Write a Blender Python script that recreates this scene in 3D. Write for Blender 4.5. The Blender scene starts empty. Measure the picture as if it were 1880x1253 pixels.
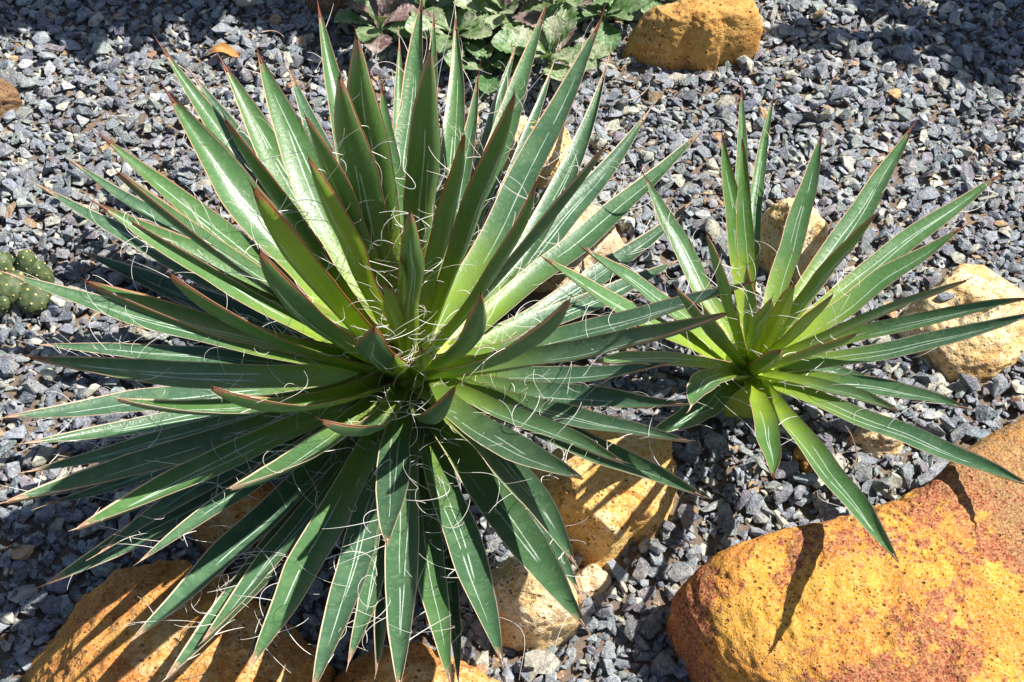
import bpy, bmesh, math, random
import numpy as np
from mathutils import Vector, Matrix, Quaternion, noise as mnoise

random.seed(7)
rng = np.random.default_rng(7)
R = math.radians
SC = bpy.context.scene
COL = SC.collection

# ------------------------------------------------------------------ camera
PITCH = R(52.0)
CAM_H = 1.03
LENS = 50.0
VD = np.array([0.0, math.cos(PITCH), -math.sin(PITCH)])      # view direction
UPI = np.array([0.0, math.sin(PITCH), math.cos(PITCH)])
RT = np.array([1.0, 0.0, 0.0])
CAM = np.array([0.0, -CAM_H / math.tan(PITCH), CAM_H])
cd = bpy.data.cameras.new('camera')
cam = bpy.data.objects.new('camera', cd)
COL.objects.link(cam)
cam.location = CAM
cam.rotation_euler = (math.pi / 2 - PITCH, 0, 0)
cd.lens = LENS
cd.sensor_width = 36
cd.clip_start = 0.02
cd.clip_end = 200
SC.camera = cam

# ------------------------------------------------------------------ light
SUN_AZ, SUN_EL = R(79), R(56)                                # azimuth clockwise from +Y
w = bpy.data.worlds.new('World')
SC.world = w
w.use_nodes = True
wn = w.node_tree
for n in list(wn.nodes):
    wn.nodes.remove(n)
sky = wn.nodes.new('ShaderNodeTexSky')
sky.sky_type = 'NISHITA'
sky.sun_disc = False
sky.sun_elevation = SUN_EL
sky.sun_rotation = SUN_AZ
bg = wn.nodes.new('ShaderNodeBackground')
bg.inputs['Strength'].default_value = 0.066
wo = wn.nodes.new('ShaderNodeOutputWorld')
wn.links.new(sky.outputs[0], bg.inputs['Color'])
wn.links.new(bg.outputs[0], wo.inputs['Surface'])
ld = bpy.data.lights.new('sun', 'SUN')
ld.energy = 5.0
ld.angle = R(0.5)
ld.color = (1.0, 0.955, 0.88)
sun = bpy.data.objects.new('sun', ld)
COL.objects.link(sun)
SUNV = Vector((math.sin(SUN_AZ) * math.cos(SUN_EL), math.cos(SUN_AZ) * math.cos(SUN_EL), math.sin(SUN_EL)))
sun.rotation_euler = SUNV.to_track_quat('Z', 'Y').to_euler()
sun.location = SUNV * 5
SC.view_settings.view_transform = 'Standard'
SC.view_settings.look = 'None'
SC.view_settings.exposure = 0.95
SC.view_settings.gamma = 1.0

# ------------------------------------------------------------------ helpers
FPX = LENS / 36.0 * 1880.0


def ray(px, py):
    d = RT * ((px - 940.0) / FPX) - UPI * ((py - 626.5) / FPX) + VD
    return d / np.linalg.norm(d)


def at(px, py, z=0.0):
    d = ray(px, py)
    return CAM + d * ((z - CAM[2]) / d[2])


def proj(p):
    q = np.asarray(p) - CAM
    dz = q @ VD
    return 940.0 + FPX * (q @ RT) / dz, 626.5 - FPX * (q @ UPI) / dz, dz


def tag(o, label=None, cat=None, group=None, kind=None):
    if label: o['label'] = label
    if cat: o['category'] = cat
    if group: o['group'] = group
    if kind: o['kind'] = kind
    return o


def link(name, me, mat=None, parent=None):
    o = bpy.data.objects.new(name, me)
    COL.objects.link(o)
    if mat is not None and me is not None:
        me.materials.append(mat)
    if parent is not None:
        o.parent = parent
    return o


def empty(name, loc):
    o = bpy.data.objects.new(name, None)
    COL.objects.link(o)
    o.location = loc
    o.empty_display_size = 0.05
    return o


def mesh(name, v, f, smooth=True):
    me = bpy.data.meshes.new(name)
    me.from_pydata([tuple(map(float, p)) for p in v], [], [tuple(map(int, q)) for q in f])
    if smooth:
        me.polygons.foreach_set('use_smooth', [True] * len(me.polygons))
    me.update()
    return me


def add_attr(me, name, arr):
    a = me.attributes.new(name, 'FLOAT_COLOR', 'POINT')
    a.data.foreach_set('color', np.asarray(arr, dtype=np.float32).ravel())


class NT:
    """small node-tree builder"""
    def __init__(s, name):
        s.m = bpy.data.materials.new(name)
        s.m.use_nodes = True
        s.t = s.m.node_tree
        for n in list(s.t.nodes):
            s.t.nodes.remove(n)
        s.out = s.t.nodes.new('ShaderNodeOutputMaterial')

    def n(s, typ, **kw):
        x = s.t.nodes.new('ShaderNode' + typ)
        for k, v in kw.items():
            setattr(x, k, v)
        return x

    def put(s, sock, v):
        if v is None:
            return
        if isinstance(v, (int, float)):
            sock.default_value = v
        elif isinstance(v, (tuple, list)):
            sock.default_value = (*v, 1.0) if (len(v) == 3 and sock.type == 'RGBA') else v
        else:
            s.t.links.new(v, sock)

    def math(s, op, a, b=None, c=None, clamp=False):
        x = s.n('Math', operation=op, use_clamp=clamp)
        for i, v in enumerate((a, b, c)):
            s.put(x.inputs[i], v)
        return x.outputs[0]

    def mix(s, f, a, b, blend='MIX'):
        x = s.n('Mix', data_type='RGBA', blend_type=blend)
        s.put(x.inputs[0], f)
        s.put(x.inputs[6], a)
        s.put(x.inputs[7], b)
        return x.outputs[2]

    def ramp(s, f, lo, hi, a=0.0, b=1.0, smooth=True):
        x = s.n('MapRange', interpolation_type='SMOOTHSTEP' if smooth else 'LINEAR')
        s.put(x.inputs[0], f)
        for i, v in zip((1, 2, 3, 4), (lo, hi, a, b)):
            s.put(x.inputs[i], v)
        return x.outputs[0]

    def noise(s, scale, vec=None, detail=4.0, rough=0.55, dist=0.0):
        x = s.n('TexNoise')
        x.inputs['Scale'].default_value = scale
        x.inputs['Detail'].default_value = detail
        x.inputs['Roughness'].default_value = rough
        x.inputs['Distortion'].default_value = dist
        s.put(x.inputs['Vector'], vec)
        return x.outputs['Fac']

    def voro(s, scale, vec=None, feature='F1'):
        x = s.n('TexVoronoi', feature=feature)
        x.inputs['Scale'].default_value = scale
        s.put(x.inputs['Vector'], vec)
        return x

    def attr(s, name):
        return s.n('Attribute', attribute_name=name)

    def bump(s, h, strength=0.5, dist=0.002, normal=None):
        x = s.n('Bump')
        x.inputs['Strength'].default_value = strength
        x.inputs['Distance'].default_value = dist
        s.put(x.inputs['Height'], h)
        s.put(x.inputs['Normal'], normal)
        return x.outputs[0]

    def bsdf(s, color, rough=0.6, normal=None, spec=0.5, **kw):
        x = s.n('BsdfPrincipled')
        s.put(x.inputs['Base Color'], color)
        s.put(x.inputs['Roughness'], rough)
        s.put(x.inputs['Normal'], normal)
        s.put(x.inputs['Specular IOR Level'], spec)
        for k, v in kw.items():
            s.put(x.inputs[k], v)
        return x.outputs[0]

    def done(s, shader):
        s.t.links.new(shader, s.out.inputs['Surface'])
        return s.m

    def coord(s, kind='Object'):
        return s.n('TexCoord').outputs[kind]


# ------------------------------------------------------------------ materials
def mat_agave(name, young):
    t = NT(name)
    p = t.attr('p'); q = t.attr('q')
    ps = t.n('SeparateColor'); t.put(ps.inputs[0], p.outputs['Color'])
    qs = t.n('SeparateColor'); t.put(qs.inputs[0], q.outputs['Color'])
    u, v, red = ps.outputs
    age = p.outputs['Alpha']
    d1, d2, m1 = qs.outputs
    m2 = q.outputs['Alpha']
    co = t.coord()
    nlo = t.noise(22, co, 3)
    nhi = t.noise(260, co, 3)
    nfi = t.noise(900, co, 2)
    # body colour: yellow green at the base, deep green blade, bluish with age
    agec = t.math('MAXIMUM', age, 0.0)
    blade = t.mix(agec, (0.098, 0.215, 0.030) if not young else (0.095, 0.215, 0.036), (0.056, 0.124, 0.068))
    basec = t.mix(agec, (0.44, 0.56, 0.035), (0.28, 0.42, 0.04))
    vv = t.math('ADD', v, t.math('MULTIPLY', t.math('SUBTRACT', nlo, 0.5), 0.22))
    fb = t.ramp(t.math('ADD', vv, t.math('MULTIPLY', age, 0.16)), 0.12, 0.64, 1.0, 0.0)
    col = t.mix(fb, blade, basec)
    col = t.mix(t.math('MULTIPLY', t.ramp(t.noise(48, co, 5, 0.65), 0.45, 0.68), 0.38), col, (0.15, 0.25, 0.12))
    col = t.mix(t.math('MULTIPLY', t.ramp(nhi, 0.52, 0.70), 0.28), col, (0.20, 0.29, 0.16))
    lime = t.math('MULTIPLY', t.math('MULTIPLY', age, -1.0), 1.0, clamp=True)
    col = t.mix(t.math('MULTIPLY', lime, t.ramp(v, 0.55, 1.0, 1.0, 0.35)), col, (0.46, 0.58, 0.03))
    # whitish bud imprints: broken lines, wobbling with noise
    wob = t.math('MULTIPLY', t.math('SUBTRACT', t.noise(500, co, 3), 0.5), 0.07)
    wid = t.math('ADD', 0.008, t.math('MULTIPLY', t.noise(40, co, 2), 0.072))
    gap = t.ramp(t.noise(34, co, 1), 0.30, 0.36)

    def line(d, m):
        a = t.math('ABSOLUTE', t.math('ADD', d, wob))
        x = t.math('SUBTRACT', wid, a)
        return t.math('MULTIPLY', t.math('MULTIPLY', t.ramp(x, 0.0, 0.022), gap), m)
    ln = t.math('MAXIMUM', line(d1, m1), line(d2, m2))
    col = t.mix(t.math('MULTIPLY', ln, 0.74), col, (0.56, 0.66, 0.56))
    # corky brown specks
    sp = t.voro(75, co)
    spk = t.math('MULTIPLY', t.ramp(sp.outputs['Distance'], 0.06, 0.16, 1.0, 0.0),
                 t.ramp(t.noise(14, co, 2), 0.56, 0.66))
    col = t.mix(t.math('MULTIPLY', spk, 0.8), col, (0.20, 0.11, 0.04))
    # horny margin: cream on old leaves, rust on young ones; dried tip
    au = t.math('ABSOLUTE', u)
    mg = t.ramp(t.math('ADD', au, t.math('MULTIPLY', t.ramp(v, 0.6, 1.0), 0.10)), 0.935, 0.962)
    mcol = t.mix(red, (0.62, 0.50, 0.36), (0.42, 0.11, 0.02))
    col = t.mix(mg, col, mcol)
    tip = t.ramp(t.math('ADD', v, t.math('MULTIPLY', t.math('SUBTRACT', nhi, 0.5), 0.09)), 0.935, 0.985)
    col = t.mix(tip, col, t.mix(red, (0.40, 0.27, 0.18), (0.20, 0.045, 0.018)))
    h = t.math('ADD', t.math('MULTIPLY', t.noise(330, co, 2), 0.6), t.math('MULTIPLY', nfi, 0.25))
    h = t.math('ADD', h, t.math('MULTIPLY', t.ramp(t.voro(210, co).outputs['Distance'], 0.0, 0.45, 0.5, 0.0), 0.5))
    nb = t.bump(h, 0.32, 0.0012)
    rough = t.ramp(nhi, 0.3, 0.7, 0.30, 0.46, False)
    b = t.bsdf(col, rough, nb, 0.42)
    tr = t.n('BsdfTranslucent')
    t.put(tr.inputs['Color'], t.mix(fb, (0.16, 0.36, 0.02), (0.55, 0.72, 0.03)))
    ms = t.n('MixShader')
    t.put(ms.inputs[0], t.math('MULTIPLY', t.math('ADD', 0.11, t.math('MULTIPLY', fb, 0.30)), t.math('SUBTRACT', 1.0, mg)))
    t.t.links.new(b, ms.inputs[1]); t.t.links.new(tr.outputs[0], ms.inputs[2])
    return t.done(ms.outputs[0])


def mat_simple(name, a, b, scale, rough=0.6, bump=0.3, bdist=0.001, spec=0.4, transl=None):
    t = NT(name)
    co = t.coord()
    f = t.ramp(t.noise(scale, co, 4), 0.35, 0.65)
    sh = t.bsdf(t.mix(f, a, b), rough, t.bump(t.noise(scale * 4, co, 3), bump, bdist), spec)
    if transl:
        tr = t.n('BsdfTranslucent'); t.put(tr.inputs['Color'], (*transl, 1.0))
        ms = t.n('MixShader'); ms.inputs[0].default_value = 0.25
        t.t.links.new(sh, ms.inputs[1]); t.t.links.new(tr.outputs[0], ms.inputs[2])
        sh = ms.outputs[0]
    return t.done(sh)


def mat_rock(name, main, light, dark, rust=0.0, slab=0.0, pit=1.0, lightness=0.5, seed=0.0):
    t = NT(name)
    mp = t.n('Mapping'); mp.inputs['Location'].default_value = (seed, seed * 0.7, seed * 0.3)
    t.put(mp.inputs[0], t.coord())
    co = mp.outputs[0]
    big = t.noise(7, co, 5, 0.6, 0.3)
    mid = t.noise(26, co, 6, 0.65)
    fin = t.noise(120, co, 5, 0.7)
    grain = t.noise(520, co, 3, 0.6)
    c = t.mix(t.ramp(mid, 0.40, 0.62), main, dark)
    c = t.mix(t.math('MULTIPLY', t.ramp(t.noise(14, co, 4, 0.6), 0.48, 0.66), 0.6), c, dark)
    lo = 0.70 - 0.30 * lightness
    c = t.mix(t.ramp(t.math('ADD', t.math('MULTIPLY', big, 0.55), t.math('MULTIPLY', fin, 0.45)), lo, lo + 0.10), c, light)
    c = t.mix(t.math('MULTIPLY', t.ramp(fin, 0.50, 0.66), 0.55), c, dark)
    if rust > 0:
        rm = t.math('ADD', t.math('MULTIPLY', t.noise(10, co, 5, 0.62, 0.6), 0.62), t.math('MULTIPLY', fin, 0.38))
        c = t.mix(t.math('MULTIPLY', t.ramp(rm, 0.475, 0.535), rust), c, t.mix(grain, (0.17, 0.024, 0.012), (0.29, 0.055, 0.028)))
    if slab > 0:
        # smooth brown weathered skin towards one end of the boulder
        sx = t.n('SeparateXYZ'); t.put(sx.inputs[0], t.coord())
        sm = t.math('ADD', t.math('ADD', t.math('MULTIPLY', sx.outputs[0], 5.0), t.math('MULTIPLY', sx.outputs[1], 3.2)),
                    t.math('MULTIPLY', t.math('SUBTRACT', mid, 0.5), 1.5))
        c = t.mix(t.math('MULTIPLY', t.math('MULTIPLY', t.ramp(sm, 0.15, 0.55), t.ramp(fin, 0.62, 0.50, 0.35, 1.0)), slab), c, t.mix(fin, (0.17, 0.075, 0.028), (0.27, 0.135, 0.055)))
    c = t.mix(t.math('MULTIPLY', t.ramp(grain, 0.35, 0.7), 0.35), c, light)
    # open pores: dark pits of two sizes
    vs = t.n('Mapping'); vs.inputs['Scale'].default_value = (1.0, 1.35, 1.2); t.put(vs.inputs[0], co)
    p1 = t.voro(125, vs.outputs[0]).outputs['Distance']
    p2 = t.voro(280, vs.outputs[0]).outputs['Distance']
    pm1 = t.math('MULTIPLY', t.ramp(p1, 0.12, 0.26, 1.0, 0.0), t.ramp(t.noise(60, co, 2), 0.43, 0.53))
    pm2 = t.math('MULTIPLY', t.ramp(p2, 0.14, 0.30, 1.0, 0.0), t.ramp(t.noise(90, co, 2), 0.42, 0.54))
    pm = t.math('MAXIMUM', pm1, t.math('MULTIPLY', pm2, 0.8))
    pm = t.math('MULTIPLY', pm, pit)
    c = t.mix(t.math('MULTIPLY', pm, 0.72), c, (0.12, 0.05, 0.018))
    h = t.math('ADD', t.math('MULTIPLY', mid, 0.7), t.math('MULTIPLY', fin, 0.9))
    h = t.math('ADD', h, t.math('MULTIPLY', grain, 0.30))
    h = t.math('SUBTRACT', h, t.math('MULTIPLY', pm, 0.8))
    nb = t.bump(h, 0.75, 0.0045)
    return t.done(t.bsdf(c, 0.82, nb, 0.25))


def mat_chip(name, from_object):
    t = NT(name)
    co = t.n('NewGeometry').outputs['Position']
    if from_object:
        c = t.n('ObjectInfo').outputs['Color']
    else:
        c = t.attr('col').outputs['Color']
    n1 = t.noise(170, co, 5, 0.7)
    n2 = t.noise(600, co, 4, 0.7)
    c2 = t.mix(t.ramp(n1, 0.40, 0.62), c, t.mix(0.50, c, (0.03, 0.034, 0.045)))
    c2 = t.mix(t.math('MULTIPLY', t.ramp(n2, 0.50, 0.64), 0.60), c2, t.mix(0.6, c, (0.62, 0.62, 0.58)))
    c2 = t.mix(t.math('MULTIPLY', t.ramp(t.noise(70, co, 4, 0.7), 0.52, 0.66), 0.50), c2, (0.46, 0.45, 0.38))
    h = t.math('ADD', n1, t.math('MULTIPLY', n2, 0.5))
    return t.done(t.bsdf(c2, 0.72, t.bump(h, 0.9, 0.0036), 0.35))


def mat_ground():
    t = NT('sandy_soil')
    co = t.coord()
    a = t.noise(16, co, 6, 0.65); b = t.noise(240, co, 5, 0.7)
    c = t.mix(t.ramp(a, 0.56, 0.72), (0.16, 0.125, 0.10), (0.42, 0.29, 0.18))
    c = t.mix(t.ramp(b, 0.45, 0.65), c, (0.22, 0.15, 0.10))
    # out past the loose chips the stones are too small to tell apart
    vc = t.voro(85, co)
    hs = t.n('SeparateColor'); t.put(hs.inputs[0], vc.outputs['Color'])
    gc = t.mix(hs.outputs[0], (0.07, 0.08, 0.10), (0.26, 0.27, 0.30))
    gv = t.n('VectorMath', operation='LENGTH'); t.put(gv.inputs[0], co)
    far = t.ramp(gv.outputs['Value'], 0.70, 0.90)
    c = t.mix(far, c, gc)
    h = t.math('ADD', b, t.math('MULTIPLY', t.ramp(vc.outputs['Distance'], 0, 0.6, 1, 0), far))
    return t.done(t.bsdf(c, 0.9, t.bump(h, 0.8, 0.004), 0.2))


def mat_bugle(name, green, pale, purple, amount):
    t = NT(name)
    p = t.attr('p'); ps = t.n('SeparateColor'); t.put(ps.inputs[0], p.outputs['Color'])
    u, v, _ = ps.outputs
    co = t.coord()
    au = t.math('ABSOLUTE', u)
    n1 = t.noise(110, co, 4, 0.6, 0.4)
    c = t.mix(t.ramp(n1, 0.40, 0.60), green, pale)
    c = t.mix(t.math('MULTIPLY', t.ramp(t.noise(60, co, 3, 0.6), 0.42, 0.60), amount), c, purple)
    vein = t.math('ABSOLUTE', t.math('SINE', t.math('MULTIPLY', t.math('SUBTRACT', v, t.math('MULTIPLY', au, 0.30)), 25.0)))
    vm = t.math('MAXIMUM', t.ramp(vein, 0.0, 0.25, 1.0, 0.0), t.ramp(au, 0.03, 0.09, 1.0, 0.0))
    c = t.mix(t.math('MULTIPLY', vm, 0.40), c, t.mix(0.5, pale, (0.32, 0.36, 0.18)))
    h = t.math('ADD', t.math('MULTIPLY', vm, -0.7), t.math('MULTIPLY', t.noise(300, co, 3), 0.8))
    b = t.bsdf(c, 0.42, t.bump(h, 0.55, 0.002), 0.5)
    tr = t.n('BsdfTranslucent'); t.put(tr.inputs['Color'], (0.25, 0.42, 0.05, 1))
    ms = t.n('MixShader'); ms.inputs[0].default_value = 0.16
    t.t.links.new(b, ms.inputs[1]); t.t.links.new(tr.outputs[0], ms.inputs[2])
    return t.done(ms.outputs[0])


M_AG = mat_agave('agave_leaf_green', False)
M_AGY = mat_agave('agave_leaf_light_green', True)
M_SPINE_RED = mat_simple('spine_rust_red', (0.20, 0.040, 0.018), (0.085, 0.025, 0.016), 120, 0.45)
M_SPINE_OLD = mat_simple('spine_bleached', (0.50, 0.38, 0.28), (0.27, 0.15, 0.09), 160, 0.7)
M_FIL = mat_simple('filament_cream', (0.84, 0.82, 0.77), (0.76, 0.69, 0.58), 60, 0.6, 0.0)
M_CHIP = mat_chip('slate_chip_mixed', False)
M_CHIPO = mat_chip('slate_chip_single', True)
M_GROUND = mat_ground()

# ------------------------------------------------------------------ ground
gv = []
gf = []
G = [-40, -12, -4] + list(np.linspace(-1.5, 1.5, 61)) + [4, 12, 40]
for yy in G:
    for xx in G:
        z = 0.0
        if abs(xx) < 1.5 and abs(yy) < 1.5:
            z = 0.004 * mnoise.noise(Vector((xx * 6, yy * 6, 3.1)))
        gv.append((xx, yy, z))
nG = len(G)
for j in range(nG - 1):
    for i in range(nG - 1):
        a = j * nG + i
        gf.append((a, a + 1, a + nG + 1, a + nG))
tag(link('ground', mesh('ground', gv, gf), M_GROUND), kind='structure')

# ------------------------------------------------------------------ rocks
FOOT = []      # footprints for keeping the gravel out of the stones


def in_poly(x, y, poly):
    c = np.zeros(np.shape(x), bool)
    n = len(poly)
    for i in range(n):
        x1, y1 = poly[i]; x2, y2 = poly[(i + 1) % n]
        if y1 == y2:
            continue
        k = ((y1 > y) != (y2 > y)) & (x < (x2 - x1) * (y - y1) / (y2 - y1) + x1)
        c ^= k
    return c


def rock(outline, h, mat, label, seed, res=72, facets=9, rough=1.0, flat=2.6, sink=0.0, name='ochre_stone', zk=0.72, lump=0.06, fc=0.88):
    """stone whose outline was read off the photograph; the far contour is its upper edge"""
    ys = [p[1] for p in outline]
    y0, y1 = min(ys), max(ys)
    pts = []
    for (x, y) in outline:
        k = (y1 - y) / max(1.0, (y1 - y0))
        pts.append(at(x, y, h * zk * max(0.0, min(1.0, (k - 0.12) * 1.5)))[:2])
    pts = np.array(pts)
    c = pts.mean(0)
    ang = np.arctan2(pts[:, 1] - c[1], pts[:, 0] - c[0])
    rad = np.hypot(pts[:, 0] - c[0], pts[:, 1] - c[1])
    o = np.argsort(ang)
    ang = ang[o]; rad = rad[o]
    ang = np.concatenate([ang - 2 * math.pi, ang, ang + 2 * math.pi]); rad = np.tile(rad, 3)
    nt = res * 2
    th = np.linspace(-math.pi, math.pi, nt, endpoint=False)
    rr = np.interp(th, ang, rad)
    ker = np.array([1, 2, 3, 2, 1.0]) / 9
    rr = np.convolve(np.concatenate([rr[-2:], rr, rr[:2]]), ker, 'valid')
    FOOT.append([(c[0] + 0.94 * r * math.cos(a), c[1] + 0.94 * r * math.sin(a)) for a, r in zip(th[::3], rr[::3])])
    rnd = random.Random(seed)
    planes = []
    rm = rr.mean()
    for _ in range(facets):
        a = rnd.uniform(0, 2 * math.pi); e = rnd.uniform(0.12, 1.35)
        n = np.array([math.cos(a) * math.cos(e), math.sin(a) * math.cos(e), math.sin(e)])
        r = np.interp(a if a < math.pi else a - 2 * math.pi, th, rr)
        sup = math.sqrt((n[0] * r) ** 2 + (n[1] * r) ** 2 + (n[2] * h) ** 2)
        planes.append((n, sup * rnd.uniform(fc, fc + 0.14)))
    verts = []
    nphi = res
    off = Vector((seed * 3.17, seed * 1.3, seed * 0.71))
    for j in range(nphi + 1):
        ph = (j / nphi) * (math.pi * 0.5 + 0.45)
        s = max(0.0, math.sin(min(ph, math.pi / 2))) ** (2 / flat)
        cz = math.cos(ph)
        zz = h * (abs(cz) ** (2 / flat)) * (1 if cz >= 0 else -0.6)
        if ph > math.pi / 2:
            s *= 1 - 0.25 * (ph - math.pi / 2)
        for i in range(nt):
            p = np.array([s * rr[i] * math.cos(th[i]), s * rr[i] * math.sin(th[i]), zz])
            for n, d in planes:
                k = p @ n - d
                if k > 0:
                    p = p - n * k * 0.92
            q = Vector(p)
            nn = Vector((p[0] / (rm * rm), p[1] / (rm * rm), p[2] / (h * h) + 1e-6)).normalized()
            d = 0.0
            d += lump * rm * mnoise.noise(q * (1.3 / rm) + off)
            d += 0.0042 * rough * mnoise.noise(q * 30 + off)
            d += 0.0024 * rough * mnoise.noise(q * 85 + off)
            d += 0.0020 * rough * (mnoise.noise(q * 190 + off))
            rdg = 1.0 - abs(mnoise.noise(q * 17 + off * 2))
            d -= 0.0028 * rough * max(0.0, rdg - 0.93) * 14 * max(0.0, mnoise.noise(q * 9 + off))
            p = p + np.array(nn) * d
            verts.append((p[0], p[1], p[2] - sink))
            if j == 0:
                break
    faces = []
    for i in range(nt):
        faces.append((0, 1 + i, 1 + (i + 1) % nt))
    for j in range(1, nphi):
        a = 1 + (j - 1) * nt; b = a + nt
        for i in range(nt):
            i2 = (i + 1) % nt
            faces.append((a + i, b + i, b + i2, a + i2))
    ob = link(name, mesh(name, verts, faces), mat)
    ob.location = (c[0], c[1], 0)
    return tag(ob, label, 'stone')


OCH = (0.50, 0.225, 0.035); OCHL = (0.68, 0.50, 0.26); OCHD = (0.36, 0.13, 0.018)
MR_BIG = mat_rock('rock_golden_rust', (0.55, 0.265, 0.022), (0.72, 0.55, 0.26), (0.45, 0.15, 0.012), rust=0.95, slab=0.95, lightness=0.55, seed=2.0)
MR_OR = mat_rock('rock_orange', (0.53, 0.25, 0.045), (0.68, 0.50, 0.25), (0.42, 0.145, 0.02), rust=0.25, lightness=0.62, seed=5.0)
MR_CR = mat_rock('rock_cream_ochre', (0.62, 0.42, 0.17), (0.78, 0.66, 0.45), (0.52, 0.28, 0.07), lightness=0.78, seed=9.0)
MR_MID = mat_rock('rock_golden_white', (0.62, 0.38, 0.09), (0.78, 0.66, 0.42), (0.52, 0.235, 0.03), lightness=0.62, seed=12.0)
MR_PALE = mat_rock('rock_pale_peach', (0.56, 0.38, 0.20), (0.70, 0.56, 0.38), (0.48, 0.26, 0.09), lightness=0.75, seed=15.0)
MR_TOP = mat_rock('rock_honey', (0.53, 0.29, 0.07), (0.68, 0.48, 0.22), (0.42, 0.17, 0.025), lightness=0.58, pit=1.25, seed=21.0)
MR_BR = mat_rock('rock_brown', (0.24, 0.14, 0.07), (0.36, 0.27, 0.17), (0.16, 0.08, 0.035), lightness=0.4, seed=25.0)

rock([(1224, 1115), (1250, 1062), (1310, 1030), (1385, 1003), (1470, 978), (1560, 955), (1640, 915), (1700, 880), (1735, 845), (1800, 790),
      (1880, 750), (1990, 690), (2100, 740), (2160, 900), (2160, 1150), (2060, 1400), (1800, 1480), (1500, 1440), (1330, 1330), (1262, 1215)],
     0.105, MR_BIG, 'huge golden boulder with dark red rust patches and a smooth brown end', 3, res=150, facets=0, flat=4.4, rough=0.9, lump=0.03, zk=0.88)
rock([(-8, 1215), (20, 1165), (95, 1105), (175, 1056), (260, 1030), (340, 1008), (400, 1020), (470, 1070), (540, 1110), (592, 1140), (605, 1200),
      (590, 1330), (420, 1420), (200, 1400), (60, 1300)],
     0.086, MR_OR, 'large orange boulder under the down-reaching leaf tips of the big agave', 8, res=110, facets=9, flat=3.8, lump=0.045, fc=0.90, rough=1.15)
rock([(618, 1215), (660, 1185), (740, 1172), (830, 1188), (900, 1212), (960, 1245), (985, 1300), (900, 1370), (720, 1380), (620, 1310)],
     0.06, MR_OR, 'low orange stone half hidden by the leaves beside the large orange boulder', 11, res=60)
rock([(318, 905), (370, 880), (440, 868), (530, 872), (560, 910), (520, 965), (455, 1000), (400, 1008), (350, 985)],
     0.06, MR_OR, 'small dark orange stone wedged between agave leaves above the large orange boulder', 14, res=56)
rock([(915, 850), (950, 798), (1050, 770), (1155, 757), (1250, 778), (1274, 850), (1255, 910), (1205, 958), (1155, 990), (1135, 1035), (1080, 1060),
      (1040, 1040), (1000, 960)],
     0.085, MR_MID, 'angular golden and cream rock under the right-hand leaves of the big agave', 17, res=90, facets=20, flat=3.0, rough=0.9, lump=0.08, fc=0.80)
rock([(878, 1060), (900, 1010), (960, 995), (1020, 1010), (1062, 1055), (1074, 1110), (1062, 1155), (1030, 1187), (960, 1197), (900, 1172), (880, 1120)],
     0.075, MR_CR, 'cream ochre stone with blunt corners beside the angular golden rock', 23, res=64, facets=13, flat=3.2, rough=0.8, fc=0.84)
rock([(1116, 60), (1132, 34), (1220, 15), (1320, 4), (1385, 2), (1400, 40), (1403, 85), (1385, 112), (1320, 124), (1255, 128), (1180, 119), (1140, 92)],
     0.075, MR_TOP, 'honey coloured brick-shaped stone beside the leafy ground cover', 29, res=72, facets=3, flat=5.0, rough=0.9, lump=0.02, fc=0.93)
rock([(858, 300), (870, 240), (910, 212), (970, 205), (1030, 220), (1068, 250), (1070, 300), (1040, 335), (960, 350), (890, 345)],
     0.075, MR_CR, 'pale golden stone behind the upright leaves of the big agave', 31, res=60, facets=9)
rock([(1385, 420), (1395, 375), (1430, 356), (1475, 370), (1510, 405), (1519, 450), (1505, 500), (1470, 525), (1420, 518), (1392, 480)],
     0.075, MR_CR, 'upright cream and golden stone behind the small agave', 37, res=56, facets=8, rough=0.9)
rock([(1660, 575), (1678, 520), (1730, 485), (1790, 478), (1850, 488), (1890, 520), (1905, 580), (1890, 640), (1850, 680), (1790, 702), (1730, 695), (1690, 655)],
     0.062, MR_CR, 'rounded cream ochre stone under the outstretched leaves of the small agave', 41, res=72, facets=7, rough=0.9)
rock([(1558, 790), (1580, 765), (1620, 758), (1655, 775), (1660, 810), (1640, 838), (1600, 842), (1570, 822)],
     0.03, MR_CR, 'small pale ochre stone in the gravel above the huge golden boulder', 43, res=40, facets=7)
rock([(1462, 845), (1475, 812), (1500, 806), (1515, 830), (1505, 862), (1478, 868)],
     0.016, MR_TOP, 'tiny orange stone under the drooping leaf of the small agave', 47, res=28, facets=6)
rock([(940, 520), (985, 450), (1040, 395), (1100, 360), (1150, 380), (1150, 430), (1090, 480), (1030, 530), (970, 575), (930, 570)],
     0.035, MR_PALE, 'long pale peach stone showing between leaves of the two agaves', 53, res=60, facets=6, rough=0.8)
rock([(1040, 1065), (1070, 1035), (1110, 1040), (1125, 1075), (1100, 1098), (1060, 1095)],
     0.018, MR_PALE, 'low sandy stone between the angular golden rock and the cream stone', 59, res=32, facets=6)
rock([(-60, 180), (-40, 150), (5, 148), (36, 170), (38, 198), (15, 216), (-40, 215)],
     0.035, MR_BR, 'dull brown grey stone on the gravel far from the other rocks', 61, res=40, facets=6)
rock([(560, -40), (600, -75), (660, -70), (672, -10), (650, 30), (615, 42), (585, 25)],
     0.055, MR_BR, 'dark brown stone in the shade beside the purple leafy plant', 67, res=44, facets=6)

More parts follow.
